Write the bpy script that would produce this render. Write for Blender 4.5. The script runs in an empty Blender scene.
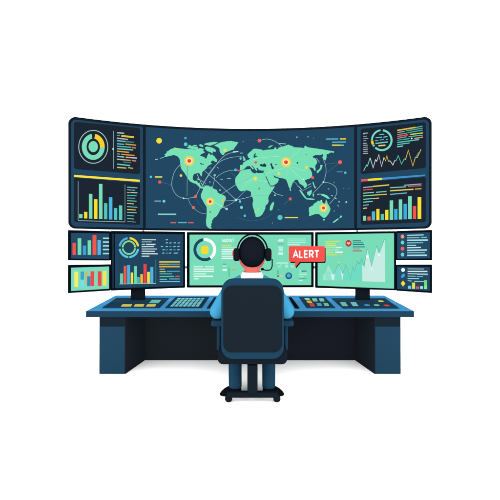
import bpy, bmesh, math, random
from mathutils import Vector, Matrix
from mathutils.geometry import tessellate_polygon
PI = math.pi
sc = bpy.context.scene
C = sc.collection

# ------------------------------------------------------------------ camera, light, exposure
F = 391.0            # focal length for a 500 px wide picture
ZC = 1.76            # eye height
HZ = 225.0           # horizon row of the picture
cam_d = bpy.data.cameras.new("camera")
cam = bpy.data.objects.new("camera", cam_d); C.objects.link(cam)
cam.location = (0, 0, ZC); cam.rotation_euler = (PI / 2, 0, 0)
cam_d.sensor_width = 36.0
cam_d.lens = 36.0 * F / 500.0
cam_d.shift_y = -(250.0 - HZ) / 500.0
cam_d.clip_end = 500
sc.camera = cam
w = bpy.data.worlds.new("World"); sc.world = w
w.use_nodes = True
bg = w.node_tree.nodes["Background"]
bg.inputs[0].default_value = (1, 1, 1, 1)
bg.inputs[1].default_value = 0.82
sb_d = bpy.data.lights.new("fill_softbox", 'AREA'); sb_d.shape = 'RECTANGLE'; sb_d.size = 10; sb_d.size_y = 3; sb_d.energy = 210
sb = bpy.data.objects.new("fill_softbox", sb_d); C.objects.link(sb); sb.location = (0, -4, 1.6); sb.rotation_euler = (PI / 2, 0, 0)  # added fill lamp, unseen behind the camera, lightens fronts and knee space
sc.view_settings.view_transform = 'Standard'
sc.view_settings.look = 'None'
EXPO = 1.9
sc.view_settings.exposure = EXPO
sc.view_settings.gamma = 1.0
GAIN = 2 ** EXPO
sc.cycles.max_bounces = 6

# ------------------------------------------------------------------ materials
def s2l(c):
    return c / 12.92 if c <= 0.04045 else ((c + 0.055) / 1.055) ** 2.4
def hexlin(h):
    h = h.lstrip('#')
    return [s2l(int(h[i:i + 2], 16) / 255.0) for i in (0, 2, 4)]
_m = {}
def paint(h, boost=1.0, rough=0.9, grain=0.03):
    """matte paint / plastic / cloth, colour given as it looks under the bright even light"""
    k = ('p', h, boost)
    if k in _m: return _m[k]
    m = bpy.data.materials.new("matte_" + h.lstrip('#')); m.use_nodes = True
    nt = m.node_tree; b = nt.nodes["Principled BSDF"]
    col = [min(0.95, c * boost / GAIN) for c in hexlin(h)]
    n = nt.nodes.new('ShaderNodeTexNoise'); n.inputs['Scale'].default_value = 60; n.inputs['Detail'].default_value = 3
    tc = nt.nodes.new('ShaderNodeTexCoord'); nt.links.new(tc.outputs['Object'], n.inputs['Vector'])
    mix = nt.nodes.new('ShaderNodeMix'); mix.data_type = 'RGBA'
    mix.inputs[6].default_value = [c * (1 - grain) for c in col] + [1]
    mix.inputs[7].default_value = [c * (1 + grain) for c in col] + [1]
    nt.links.new(n.outputs['Fac'], mix.inputs[0]); nt.links.new(mix.outputs[2], b.inputs['Base Color'])
    b.inputs['Roughness'].default_value = rough
    b.inputs['Specular IOR Level'].default_value = 0.0
    _m[k] = m; return m
def glow(h):
    """a lit pixel colour of a screen"""
    k = ('g', h)
    if k in _m: return _m[k]
    m = bpy.data.materials.new("lit_" + h.lstrip('#')); m.use_nodes = True
    nt = m.node_tree; nt.nodes.clear()
    e = nt.nodes.new('ShaderNodeEmission'); o = nt.nodes.new('ShaderNodeOutputMaterial')
    e.inputs[0].default_value = hexlin(h) + [1]; e.inputs[1].default_value = 1.0 / GAIN
    nt.links.new(e.outputs[0], o.inputs[0])
    _m[k] = m; return m

NAVY = '#234863'; FRAME = '#1a2531'; BLACK = '#0a121b'; PANEL = '#1d2733'
MINT = '#7addb9'; YEL = '#f8df32'; RED = '#f0584e'; BLUE = '#45aee0'; TEAL = '#55c3b8'; CYAN = '#58cbd8'
LAND = '#78e2b6'; PALE = '#b9dfdd'; GREY = '#8fb0bb'; TAN = '#d3b27a'; ORG = '#e0a84c'; WHITE = '#ffffff'
PW = '#c9f1e4'

# ------------------------------------------------------------------ tagging helpers
def tag(o, label=None, cat=None, group=None, kind=None):
    if label: o['label'] = label
    if cat: o['category'] = cat
    if group: o['group'] = group
    if kind: o['kind'] = kind
    return o
def thing(name, label, cat, loc=(0, 0, 0), group=None):
    o = bpy.data.objects.new(name, None); C.objects.link(o)
    o.empty_display_size = 0.1
    o.location = loc
    return tag(o, label, cat, group)
def world_loc(p):
    v = Vector((0, 0, 0))
    while p is not None:
        v += Vector(p.location); p = p.parent
    return v
def link(name, bm, mats, parent=None, smooth=False):
    """bmesh in world coordinates -> one mesh object under its thing"""
    me = bpy.data.meshes.new(name)
    off = world_loc(parent)
    bmesh.ops.translate(bm, verts=bm.verts, vec=-off)
    bm.to_mesh(me); bm.free()
    if not isinstance(mats, (list, tuple)): mats = [mats]
    for m in mats: me.materials.append(m)
    if smooth:
        for p in me.polygons: p.use_smooth = True
    o = bpy.data.objects.new(name, me); C.objects.link(o)
    if parent: o.parent = parent
    return o

# ------------------------------------------------------------------ pixel aids (500 px picture -> metres)
ARC0, ARCK = 5.35, 0.071
def arc(px):
    u = (px - 250.0) / F
    D = ARC0
    for _ in range(12): D = ARC0 - ARCK * (u * D) ** 2
    return D
def S(px, py, off=0.0):
    """point of the curved monitor wall; off = metres proud of it (towards the seat)"""
    D = arc(px); x = (px - 250.0) / F * D; z = ZC - (py - HZ) / F * D
    n = Vector((-2 * ARCK * x, -1.0, 0)).normalized()
    return Vector((x, D, z)) + n * off
def P(px, py, D):
    return Vector(((px - 250.0) / F * D, D, ZC - (py - HZ) / F * D))
def T(px, py, z):
    D = (ZC - z) * F / (py - HZ)
    return Vector(((px - 250.0) / F * D, D, z))

# ------------------------------------------------------------------ 2-D drawing
def rrect(x0, y0, x1, y1, r=1.0, n=5):
    pts = []
    for cx, cy, a in ((x1 - r, y0 + r, -90), (x1 - r, y1 - r, 0), (x0 + r, y1 - r, 90), (x0 + r, y0 + r, 180)):
        for i in range(n + 1):
            t = math.radians(a + 90 * i / n); pts.append((cx + r * math.cos(t), cy + r * math.sin(t)))
    return pts
def rquad(q, r=1.5, n=4):
    """quad with rounded corners; q = 4 points in order"""
    out = []
    for i in range(4):
        p = Vector(q[i]); a = (Vector(q[i - 1]) - p).normalized(); b = (Vector(q[(i + 1) % 4]) - p).normalized()
        p0 = p + a * r; p1 = p + b * r
        for k in range(n + 1):
            t = k / n
            v = p0 * (1 - t) ** 2 + p * 2 * t * (1 - t) + p1 * t * t
            out.append((v.x, v.y))
    return out
def ell(cx, cy, rx, ry=None, n=36, a0=0, a1=360):
    ry = rx if ry is None else ry
    m = n if a1 - a0 == 360 else n + 1
    return [(cx + rx * math.sin(math.radians(a0 + (a1 - a0) * i / n)), cy - ry * math.cos(math.radians(a0 + (a1 - a0) * i / n))) for i in range(m)]
def seg(cx, cy, rx, ry, w, a0, a1, n=40):
    """ring sector, clockwise from 12 o'clock"""
    n = max(4, int(n * (a1 - a0) / 360))
    o = ell(cx, cy, rx, ry, n, a0, a1 + 1e-4); i = ell(cx, cy, rx - w, ry - w, n, a0, a1 + 1e-4)
    return o + i[::-1]
def line(pts, w):
    """polyline ribbon with mitred joints"""
    pts = [Vector(p) for p in pts]; L = []; R = []
    for i, p in enumerate(pts):
        d0 = (p - pts[i - 1]).normalized() if i else None
        d1 = (pts[i + 1] - p).normalized() if i < len(pts) - 1 else None
        d = ((d0 or d1) + (d1 or d0))
        d = d.normalized() if d.length > 1e-6 else (d1 or d0)
        nrm = Vector((-d.y, d.x)); k = 1.0
        if d0 and d1:
            c = nrm.dot(Vector((-d1.y, d1.x))); k = min(2.2, 1 / max(0.3, abs(c)))
        L.append(tuple(p + nrm * w / 2 * k)); R.append(tuple(p - nrm * w / 2 * k))
    return [[L[i], L[i + 1], R[i + 1], R[i]] for i in range(len(pts) - 1)]
def bez(*P_, n=14):
    """smooth curve through points (Catmull-Rom)"""
    p = [Vector(q) for q in P_]; p = [p[0] * 2 - p[1]] + p + [p[-1] * 2 - p[-2]]
    out = []
    for i in range(1, len(p) - 2):
        for k in range(n):
            t = k / n
            v = 0.5 * ((2 * p[i]) + (-p[i - 1] + p[i + 1]) * t + (2 * p[i - 1] - 5 * p[i] + 4 * p[i + 1] - p[i + 2]) * t * t + (-p[i - 1] + 3 * p[i] - 3 * p[i + 1] + p[i + 2]) * t ** 3)
            out.append((v.x, v.y))
    out.append(tuple(p[-2])); return out

def sheet(shapes, mapper, base=0.0, step=6e-5, thick=0.0, strip=4.0):
    """shapes: list of (polygon | list of polygons, material index) in picture px -> bmesh lying on the mapped surface.
    thick > 0: closed slab reaching that far back."""
    out = bmesh.new()
    for k, (poly, mi) in enumerate(shapes):
        polys = poly if isinstance(poly[0][0], (tuple, list, Vector)) else [poly]
        bm = bmesh.new()
        for pl in polys:
            vs = [bm.verts.new((p[0], p[1], 0)) for p in pl]
            if len(vs) > 4 or True:
                tris = tessellate_polygon([[Vector((p[0], p[1], 0)) for p in pl]])
                for t in tris:
                    try: bm.faces.new([vs[i] for i in t])
                    except ValueError: pass
        xs = [v.co.x for v in bm.verts]
        if strip:
            a = math.floor(min(xs) / strip) * strip + strip
            while a < max(xs):
                bmesh.ops.bisect_plane(bm, geom=bm.verts[:] + bm.edges[:] + bm.faces[:], plane_co=(a, 0, 0), plane_no=(1, 0, 0), dist=1e-5)
                a += strip
        for f in bm.faces:
            f.normal_update()
            if f.normal.z > 0: f.normal_flip()
        off = base + k * step
        if thick > 0:
            r = bmesh.ops.extrude_face_region(bm, geom=bm.faces[:])
            back = [g for g in r['geom'] if isinstance(g, bmesh.types.BMVert)]
            for v in back: v.co.z = -thick
        vm = {}
        for v in bm.verts: vm[v.index if v.index >= 0 else id(v)] = None
        bm.verts.index_update()
        nv = [out.verts.new(mapper(v.co.x, v.co.y, off + v.co.z)) for v in bm.verts]
        for f in bm.faces:
            try:
                nf = out.faces.new([nv[v.index] for v in f.verts]); nf.material_index = mi
            except ValueError: pass
        bm.free()
    bmesh.ops.recalc_face_normals(out, faces=out.faces) if thick > 0 else None
    return out
def draw(name, shapes, parent, base, mapper=S, **kw):
    """lit graphics: shapes = [(poly, colour)]"""
    cols = []
    sh = []
    for p, c in shapes:
        if c not in cols: cols.append(c)
        sh.append((p, cols.index(c)))
    return link(name, sheet(sh, mapper, base, **kw), [glow(c) for c in cols], parent)

# ------------------------------------------------------------------ solid helpers
def box(bm, x0, x1, y0, y1, z0, z1, bev=0.0, seg_=2):
    r = bmesh.ops.create_cube(bm, size=1.0)
    for v in r['verts']:
        v.co = Vector((x0 + (v.co.x + .5) * (x1 - x0), y0 + (v.co.y + .5) * (y1 - y0), z0 + (v.co.z + .5) * (z1 - z0)))
    if bev:
        es = list({e for v in r['verts'] for e in v.link_edges})
        bmesh.ops.bevel(bm, geom=es, offset=bev, segments=seg_, profile=0.5, affect='EDGES')
    return bm
def slab(pts, y0, y1, bev=0.0):
    """polygon of (x,z) extruded in y"""
    bm = bmesh.new()
    f = bm.faces.new([bm.verts.new((x, y0, z)) for x, z in pts])
    r = bmesh.ops.extrude_face_region(bm, geom=[f])
    for g in r['geom']:
        if isinstance(g, bmesh.types.BMVert): g.co.y = y1
    bmesh.ops.recalc_face_normals(bm, faces=bm.faces)
    if bev:
        es = [e for e in bm.edges if abs(e.verts[0].co.y - e.verts[1].co.y) < 1e-6]
        bmesh.ops.bevel(bm, geom=es, offset=bev, segments=3, profile=0.5, affect='EDGES')
    return bm
def plate(pts, z0, z1, bev=0.0):
    """polygon of (x,y) extruded in z"""
    bm = bmesh.new()
    f = bm.faces.new([bm.verts.new((x, y, z0)) for x, y in pts])
    r = bmesh.ops.extrude_face_region(bm, geom=[f])
    for g in r['geom']:
        if isinstance(g, bmesh.types.BMVert): g.co.z = z1
    bmesh.ops.recalc_face_normals(bm, faces=bm.faces)
    if bev:
        top = [e for e in bm.edges if e.verts[0].co.z > z1 - 1e-6 and e.verts[1].co.z > z1 - 1e-6]
        bmesh.ops.bevel(bm, geom=top, offset=bev, segments=2, profile=0.5, affect='EDGES')
    return bm
def cone(bm, a, b, r0, r1, n=20, caps=True):
    a, b = Vector(a), Vector(b); d = b - a
    rot = d.to_track_quat('Z', 'Y').to_matrix().to_4x4()
    bmesh.ops.create_cone(bm, cap_ends=caps, segments=n, radius1=r0, radius2=r1, depth=d.length, matrix=Matrix.Translation((a + b) / 2) @ rot)
def ball(bm, c, rx, ry=None, rz=None, rot=None, n=24):
    ry = rx if ry is None else ry; rz = rx if rz is None else rz
    m = Matrix.Translation(c)
    if rot is not None: m = m @ rot
    m = m @ Matrix.Diagonal((rx, ry, rz, 1))
    return bmesh.ops.create_uvsphere(bm, u_segments=n, v_segments=n // 2, radius=1.0, matrix=m)['verts']
def limb(bm, pts):
    """pts: (x,y,z,r) chain of tapered capsules"""
    for i, p in enumerate(pts):
        ball(bm, p[:3], p[3])
        if i: cone(bm, pts[i - 1][:3], p[:3], pts[i - 1][3], p[3], 24)
def tube(bm, pts, r, n=10):
    pts = [Vector(p) for p in pts]; rings = []
    up = None
    for i, p in enumerate(pts):
        d = (pts[min(i + 1, len(pts) - 1)] - pts[max(i - 1, 0)]).normalized()
        if up is None: up = Vector((0, 1, 0)) if abs(d.y) < .9 else Vector((1, 0, 0))
        s = d.cross(up).normalized(); up = s.cross(d).normalized()
        rr = r(i / (len(pts) - 1)) if callable(r) else r
        rings.append([bm.verts.new(p + (s * math.cos(2 * PI * k / n) + up * math.sin(2 * PI * k / n)) * rr) for k in range(n)])
    for a, b in zip(rings, rings[1:]):
        for k in range(n): bm.faces.new((a[k], a[(k + 1) % n], b[(k + 1) % n], b[k]))
    bm.faces.new(rings[0][::-1]); bm.faces.new(rings[-1])
    bmesh.ops.recalc_face_normals(bm, faces=bm.faces)
def fuse(bm, voxel, smooth=6, cut=None):
    """overlapping solids -> one continuous skin"""
    me = bpy.data.meshes.new("tmp"); bm.to_mesh(me); bm.free()
    o = bpy.data.objects.new("tmp", me); C.objects.link(o)
    md = o.modifiers.new("r", 'REMESH'); md.mode = 'VOXEL'; md.voxel_size = voxel
    if smooth:
        sm = o.modifiers.new("s", 'SMOOTH'); sm.factor = 0.5; sm.iterations = smooth
    dg = bpy.context.evaluated_depsgraph_get(); dg.update()
    ev = o.evaluated_get(dg); m2 = bpy.data.meshes.new_from_object(ev)
    bpy.data.objects.remove(o); bpy.data.meshes.remove(me)
    b2 = bmesh.new(); b2.from_mesh(m2); bpy.data.meshes.remove(m2)
    for co, no in (cut or []):
        bmesh.ops.bisect_plane(b2, geom=b2.verts[:] + b2.edges[:] + b2.faces[:], plane_co=co, plane_no=no, clear_outer=True)
        es = [e for e in b2.edges if e.is_boundary]
        if es: bmesh.ops.holes_fill(b2, edges=es, sides=0)
    return b2

# ================================================================== setting
bm = bmesh.new()
bmesh.ops.create_grid(bm, x_segments=1, y_segments=1, size=60)
fl = link('floor', bm, paint('#ffffff', boost=5.0, grain=0.0))
tag(fl, 'plain white studio floor under the desk and chair', kind='structure')

# ================================================================== desk
ZT = 0.748
desk = thing('control_desk', 'wide blue control desk with dark navy legs and black modesty panels', 'desk', (0, 4.9, 0))
XF = 1.930
bm = bmesh.new(); box(bm, -XF, XF, 4.60, 5.62, ZT - 0.035, ZT, 0.002, 1)
link('desktop', bm, paint('#4ba3dc', 1.42), desk)
bm = bmesh.new(); box(bm, -XF + .001, XF - .001, 4.592, 4.622, ZT - 0.071, ZT - 0.0008, 0.002, 1)
link('front_edge', bm, paint('#22435c', 1.15), desk)
bm = bmesh.new(); box(bm, -XF + .012, XF - .012, 4.622, 5.61, ZT - 0.070, ZT - 0.0355)
link('underframe', bm, paint('#1f3c52'), desk)
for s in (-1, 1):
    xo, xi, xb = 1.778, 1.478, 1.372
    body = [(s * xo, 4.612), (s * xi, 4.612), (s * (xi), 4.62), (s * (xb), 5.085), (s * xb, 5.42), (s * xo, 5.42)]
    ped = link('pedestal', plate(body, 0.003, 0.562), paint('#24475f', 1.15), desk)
    link('pedestal_shade_band', plate([(s * (xo - .0006), 4.6135), (s * (xi + .0006), 4.6135), (s * (xb + .002), 5.085), (s * (xb + .002), 5.41), (s * (xo - .0006), 5.41)], 0.5625, ZT - 0.0705), paint('#1f2c38'), ped)  # dark block stands in for the shade under the desktop
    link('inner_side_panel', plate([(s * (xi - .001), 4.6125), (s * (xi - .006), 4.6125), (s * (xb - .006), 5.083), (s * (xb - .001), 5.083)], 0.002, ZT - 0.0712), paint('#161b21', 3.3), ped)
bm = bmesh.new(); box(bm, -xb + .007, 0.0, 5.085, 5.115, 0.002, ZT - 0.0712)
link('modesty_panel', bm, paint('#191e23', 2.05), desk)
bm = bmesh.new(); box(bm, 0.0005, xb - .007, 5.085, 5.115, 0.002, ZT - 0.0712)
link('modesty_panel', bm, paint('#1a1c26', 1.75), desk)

# ================================================================== things on the desk
def flat(name, quad, z0, z1, mat, parent, bev=0.001):
    pts = [T(x, y, z1) for x, y in quad]
    return link(name, plate([(p.x, p.y) for p in pts], z0, z1, bev), mat, parent)
def lerp(a, b, t): return (a[0] + (b[0] - a[0]) * t, a[1] + (b[1] - a[1]) * t)
def sub(q, u0, v0, u1, v1):
    """sub-quad of q = tl, tr, br, bl"""
    def pt(u, v): return lerp(lerp(q[0], q[1], u), lerp(q[3], q[2], u), v)
    return [pt(u0, v0), pt(u1, v0), pt(u1, v1), pt(u0, v1)]
def base_of(q):
    ps = [T(x, y, ZT) for x, y in q]; s = sum(ps, Vector()) / 4; s.z = ZT; return s
Z0 = ZT + 0.0006
# left console with yellow keys
q = [(116.5, 297.8), (169, 297.8), (159.3, 307.6), (102, 307.6)]
c = thing('desk_console', 'navy console at the left end of the desk with three yellow keys', 'control console', base_of(q))
flat('base', q, Z0, ZT + .008, paint('#22445c', 1.4), c)
for a, b in ((121.6, 132), (134.4, 144.3), (146.6, 156)):
    flat('key', [(a + 1, 304.2), (b + .2, 304.2), (b - .9, 306), (a - .6, 306)], ZT + .0086, ZT + .015, paint('#ecd964', 1.4), c)
flat('touch_pad', [(152, 299.8), (161.3, 299.8), (158.6, 302.9), (148.8, 302.9)], ZT + .0086, ZT + .013, paint('#6fcfc9', 1.45), c)
# keyboard
q = [(175.8, 296.9), (209, 296.9), (201.6, 307.6), (165, 307.6)]
kb = thing('keyboard', 'navy keyboard with rows of pale cyan keys left of the seated person', 'keyboard', base_of(q))
flat('base', q, Z0, ZT + .008, paint('#1d4058', 1.35), kb)
cols_ = ['#8fe0ea', '#79cfe6', '#86d8e2']
rnd = random.Random(3)
for r in range(5):
    for k in range(7):
        u0 = .10 + k * .117; v0 = .10 + r * .162
        flat('key', sub(q, u0, v0, u0 + .088, v0 + .105), ZT + .0086, ZT + .014, paint(cols_[rnd.randrange(3)], 1.4), kb, .0006)
# thin strips beside the arms
q = [(214, 297.2), (216.6, 297.2), (209.8, 307.6), (206.8, 307.6)]
o = flat('stylus', q, Z0, ZT + .012, paint('#1b3548', 1.2), None, .003); tag(o, 'slim dark stylus lying on the desk beside the left sleeve', 'stylus')
q = [(288.8, 297.2), (291.6, 297.2), (299.4, 307.6), (295.2, 307.6)]
o = flat('stylus', q, Z0, ZT + .012, paint('#111b26'), None, .003); tag(o, 'slim black stylus lying on the desk beside the right sleeve', 'stylus')
# six-button console
q = [(299.2, 296.9), (324.8, 296.9), (335.4, 307.6), (306.8, 307.6)]
c = thing('desk_console', 'small navy console with mint, yellow, red and blue buttons just right of the person', 'control console', base_of(q))
flat('base', q, Z0, ZT + .008, paint('#22445c', 1.4), c)
for x, y, h in ((307.2, 298.8, '#9fe3d0'), (309.3, 301.6, '#f5d13c'), (312, 304.6, '#ee4f45'), (314.8, 299.7, '#8fd8b8'), (321.7, 299.7, '#86d6cb'), (319.2, 304.2, '#5fb3d8'), (326.2, 304.2, '#7fd5bb')):
    hh = .75 if y < 299.5 and x < 310 else (1.0 if x < 313 and y < 303 else 1.35)
    flat('button', [(x - 2.9, y - hh), (x + 1.7, y - hh), (x + 2.9, y + hh), (x - 1.7, y + hh)], ZT + .0086, ZT + .014, paint(h, 1.35), c)
# right console
q = [(331.6, 298.2), (385, 298.2), (399.3, 308), (343, 308)]
c = thing('desk_console', 'long navy console at the right end of the desk with round coloured knobs', 'control console', base_of(q))
flat('base', q, Z0, ZT + .008, paint('#22445c', 1.4), c)
for x in (343.8, 354.2):
    flat('button', [(x - 4, 302), (x + 1.5, 302), (x + 4.2, 305.7), (x - 1.4, 305.7)], ZT + .0086, ZT + .014, paint('#7fcfb9' if x < 350 else '#83cfd8', 1.4), c)
for x, y, h in ((367, 304.9, '#4fa3d4'), (376.6, 304.9, '#84d4ab'), (386.5, 305.2, '#ee4f45'), (380.8, 301, '#d9e06a')):
    p = T(x, y, ZT + .014); b = bmesh.new()
    cone(b, (p.x, p.y, ZT + .0086), (p.x, p.y, ZT + .015), .036, .034, 28)
    link('knob', b, paint(h, 1.35), c)

# ================================================================== monitor wall
def housing(name, pts, depth, mat, parent, base=0.0):
    return link(name, sheet([(pts, 0)], S, base, thick=depth), mat, parent)
def mm(thing_name, label, outline, screen_pts, screen_col, depth=0.035, cx=None):
    xs = [p[0] for p in outline]; ys = [p[1] for p in outline]
    c0 = S(sum(xs) / len(xs), max(ys))
    t = thing(thing_name, label, 'monitor', c0)
    cxo = sum(xs) / len(xs); cyo = sum(ys) / len(ys)
    outline = rquad([(x + (.25 if x > cxo else -.25), y + (.3 if y > cyo else -.5)) for x, y in outline], .9, 3)
    housing('bezel', outline, depth, paint('#09131c'), t)
    sc_ = link('screen', sheet([(screen_pts, 0)], S, 0.0022, thick=0.0012), glow(screen_col), t)
    return t, sc_
B = 0.003    # graphics sit a little proud of the screens
def draw_each(name, shapes, parent, base, lift=6e-5):
    for i, sh in enumerate(shapes): draw(name, [sh], parent, base + i * lift)
def txt(rows, h=1.2):
    """rows: (x0,y0,x1,y1,colour[,h])"""
    out = []
    for r in rows:
        hh = (r[5] if len(r) > 5 else h) * .88
        out.append(([(r[0], r[1] - hh / 2), (r[2], r[3] - hh / 2), (r[2], r[3] + hh / 2), (r[0], r[1] + hh / 2)], r[4]))
    return out
def Z(x0, y0, s, rows):
    """rows read off an enlarged crop"""
    out = []
    for r in rows:
        q = [x0 + r[0] * s, y0 + r[1] * s, x0 + r[2] * s, y0 + r[3] * s, r[4]]
        if len(r) > 5: q.append(r[5])
        out.append(q)
    return out

# ---- the big curved display
def ytop(px): return 128.7 - 12.9 * ((px - 250) / 182.0) ** 2
def ybot(px): return 231.15 - 2.6 * ((px - 250) / 182.0) ** 2
def band(x0, x1, i0, i1, r, n=40):
    """outline between the curved rims, inset i0 (top) i1 (bottom), corner radius r"""
    top = []; bot = []
    tx0, tx1 = x0 + r, x1 - r
    for k in range(n + 1):
        x = tx0 + (tx1 - tx0) * k / n; top.append((x, ytop(x) + i0)); bot.append((x, ybot(x) - i1))
    def corner(cx, cy, a, m=6):
        return [(cx + r * math.cos(math.radians(a + 90 * j / m)), cy + r * math.sin(math.radians(a + 90 * j / m))) for j in range(1, m)]
    pts = list(top)
    if r > .3: pts += corner(x1 - r, ytop(x1 - r) + i0 + r, -90)
    else: pts += []
    pts += bot[::-1]
    if r > .3:
        i = len(top); 
        pts = list(top) + corner(x1 - r, ytop(x1 - r) + i0 + r, -90) + corner(x1 - r, ybot(x1 - r) - i1 - r, 0) + bot[::-1] \
            + corner(x0 + r, ybot(x0 + r) - i1 - r, 90) + corner(x0 + r, ytop(x0 + r) + i0 + r, 180)
    return pts
big = thing('video_wall_display', 'huge curved display with a green world map between two chart columns', 'display', S(250, 231))
housing('housing', band(68, 432, 0, 0, 7.5), 0.06, paint('#0a131c'), big)
link('bezel', sheet([(band(68.9, 431.1, .9, .9, 6.8), 0)], S, .0012, thick=.001), paint('#16222e'), big)
def rr_side(x0, x1, left):
    pts = band(x0, x1, 2.6, 2.2, 0.0, 12)
    return pts
def side_screen(x0, x1, outer_left):
    r = 5.2; pts = []
    n = 10
    if outer_left:
        xs = [x0 + r + (x1 - x0 - r) * k / n for k in range(n + 1)]
        pts = [(x, ytop(x) + 2.7) for x in xs] + [(x, ybot(x) - 2.3) for x in xs[::-1]]
        cx = x0 + r
        cyb = ybot(cx) - 2.3 - r; cyt = ytop(cx) + 2.7 + r
        pts += [(cx + r * math.cos(math.radians(a)), cyb + r * math.sin(math.radians(a))) for a in (105, 120, 135, 150, 165, 180)]
        pts += [(cx + r * math.cos(math.radians(a)), cyt + r * math.sin(math.radians(a))) for a in (180, 195, 210, 225, 240, 255)]
    else:
        m = side_screen(500 - x1, 500 - x0, True); pts = [(500 - x, y) for x, y in m][::-1]
    return pts
def scr(poly): return link('screen', sheet([(poly, 0)], S, 0.0030, thick=0.001), glow(NAVY), big)
s_left = scr(side_screen(71.0, 143.0, True))
s_map = scr(band(145.8, 354.2, 2.5, 2.2, 0.0))
s_right = scr(side_screen(357.0, 429.0, False))
BB = 0.0038
# left column
draw('chart_card', [(rquad([(74, 121.6), (140.2, 128), (140.2, 174.4), (74, 169)], 3), PANEL),
                    (rquad([(74, 177.6), (140.2, 183), (140.2, 225.1), (74, 222)], 2.4), PANEL)], s_left, BB)
draw('ring_chart', [
    (seg(93.3, 146.9, 14.9, 16.8, .75, 0, 360, 60), '#a9cfca'),
    (seg(93.3, 146.9, 11.4, 13.0, 4.7, 93, 352, 60), MINT),
    (seg(93.3, 146.9, 11.4, 13.0, 4.7, 10, 93, 60), '#f7d030'),
    (ell(93.3, 146.7, 4.7, 5.5), MINT)], s_left, BB + .0006)
draw('divider_line', [(line([(113.5, 131), (113.5, 168.8)], .7), '#7fa3a5'), (ell(113.2, 149.1, .9), '#b8f0e6')], s_left, BB + .0006)
rows = Z(105, 125, .08, [
    (150, 98, 240, 104, '#a9c4c9'), (150, 130, 190, 134, '#6f8e99'), (205, 137, 362, 153, '#e3c24e', 2.0), (150, 165, 288, 182, '#c4bcb8'),
    (150, 196, 255, 208, '#72c9c4'), (255, 208, 360, 217, '#3f8a8c'), (150, 235, 240, 243, '#5fc3cb'), (255, 239, 390, 254, '#cfa668'),
    (150, 266, 325, 280, '#5cb9ba'), (335, 282, 385, 289, '#c98c50'), (150, 297, 350, 313, '#86d4b7'), (150, 328, 300, 343, '#e0a946'),
    (150, 360, 190, 367, '#6f8e99'), (205, 367, 370, 382, '#dd9848'), (150, 392, 240, 402, '#8cc5d6'), (260, 403, 400, 415, '#d9c2c0'),
    (150, 428, 240, 436, '#b5c592'), (240, 436, 320, 443, '#c8a050'), (335, 445, 390, 451, '#d88a68'), (230, 465, 325, 471, '#3b7f85')])
rows += Z(60, 110, .18, [(318, 301, 390, 309, '#66d3d3'), (318, 319, 368, 323, '#d9c24c'), (378, 320, 406, 325, '#c7b050')])
draw('text_block', txt(rows, 1.3), s_left, BB + .0006)
draw('header_bar', [([(74, 174.9), (139.8, 179.8), (139.8, 181.9), (74, 177)], '#ffe53b')], s_left, BB + .0012)
def bars(x0, y0, s, lst, yb0, yb1=None, xa=0, xb=1):
    out = []
    for a, b, t, c_ in lst:
        f = 0 if yb1 is None else ((a + b) / 2 - xa) / (xb - xa)
        yb = yb0 if yb1 is None else yb0 + (yb1 - yb0) * f
        out.append(([(x0 + a * s, y0 + t * s), (x0 + b * s, y0 + (t + (yb1 - yb0) * .08 if yb1 else t) * s), (x0 + b * s, y0 + yb * s), (x0 + a * s, y0 + yb * s)], c_))
    return out
draw('bar_chart', bars(60, 160, .18, [(107, 125, 300, MINT), (134, 152, 288, YEL), (161, 180, 188, MINT), (189, 208, 218, YEL), (217, 236, 133, MINT), (245, 263, 240, '#55c3b8'), (272, 291, 207, '#4fb7e2'), (300, 318, 267, '#52c5cf'), (328, 346, 252, '#5ccdb8')], 323, 333, 107, 346)
     + [(line([(78.2, 181.4), (78.2, 220.3)], .7), '#7d9aa2'), (line([(78.2, 220.6), (125, 221.9)], .7), '#8fb0b0'), (line([(125, 184.5), (125, 221.9)], .8), '#5f7f88')], s_left, BB + .0006)
rows = Z(60, 160, .18, [(373, 151, 430, 155, '#7fcfc8'), (373, 165, 395, 167, GREY), (397, 167, 418, 169, TEAL), (373, 181, 388, 182, TAN), (392, 181, 430, 183, PALE), (373, 196, 425, 199, TEAL), (373, 211, 418, 213, '#58aaa8'),
                        (373, 226, 425, 229, '#6fd0bd'), (373, 241, 410, 244, '#d8c69a'), (373, 259, 430, 263, '#6fc5ca'), (373, 275, 420, 278, YEL), (373, 291, 426, 293, '#7fc8c0'), (373, 308, 412, 311, TEAL), (373, 325, 410, 328, '#74c3bd'), (373, 341, 420, 345, '#5f8f98')])
draw('text_block', txt(rows, .95), s_left, BB + .0006)

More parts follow.
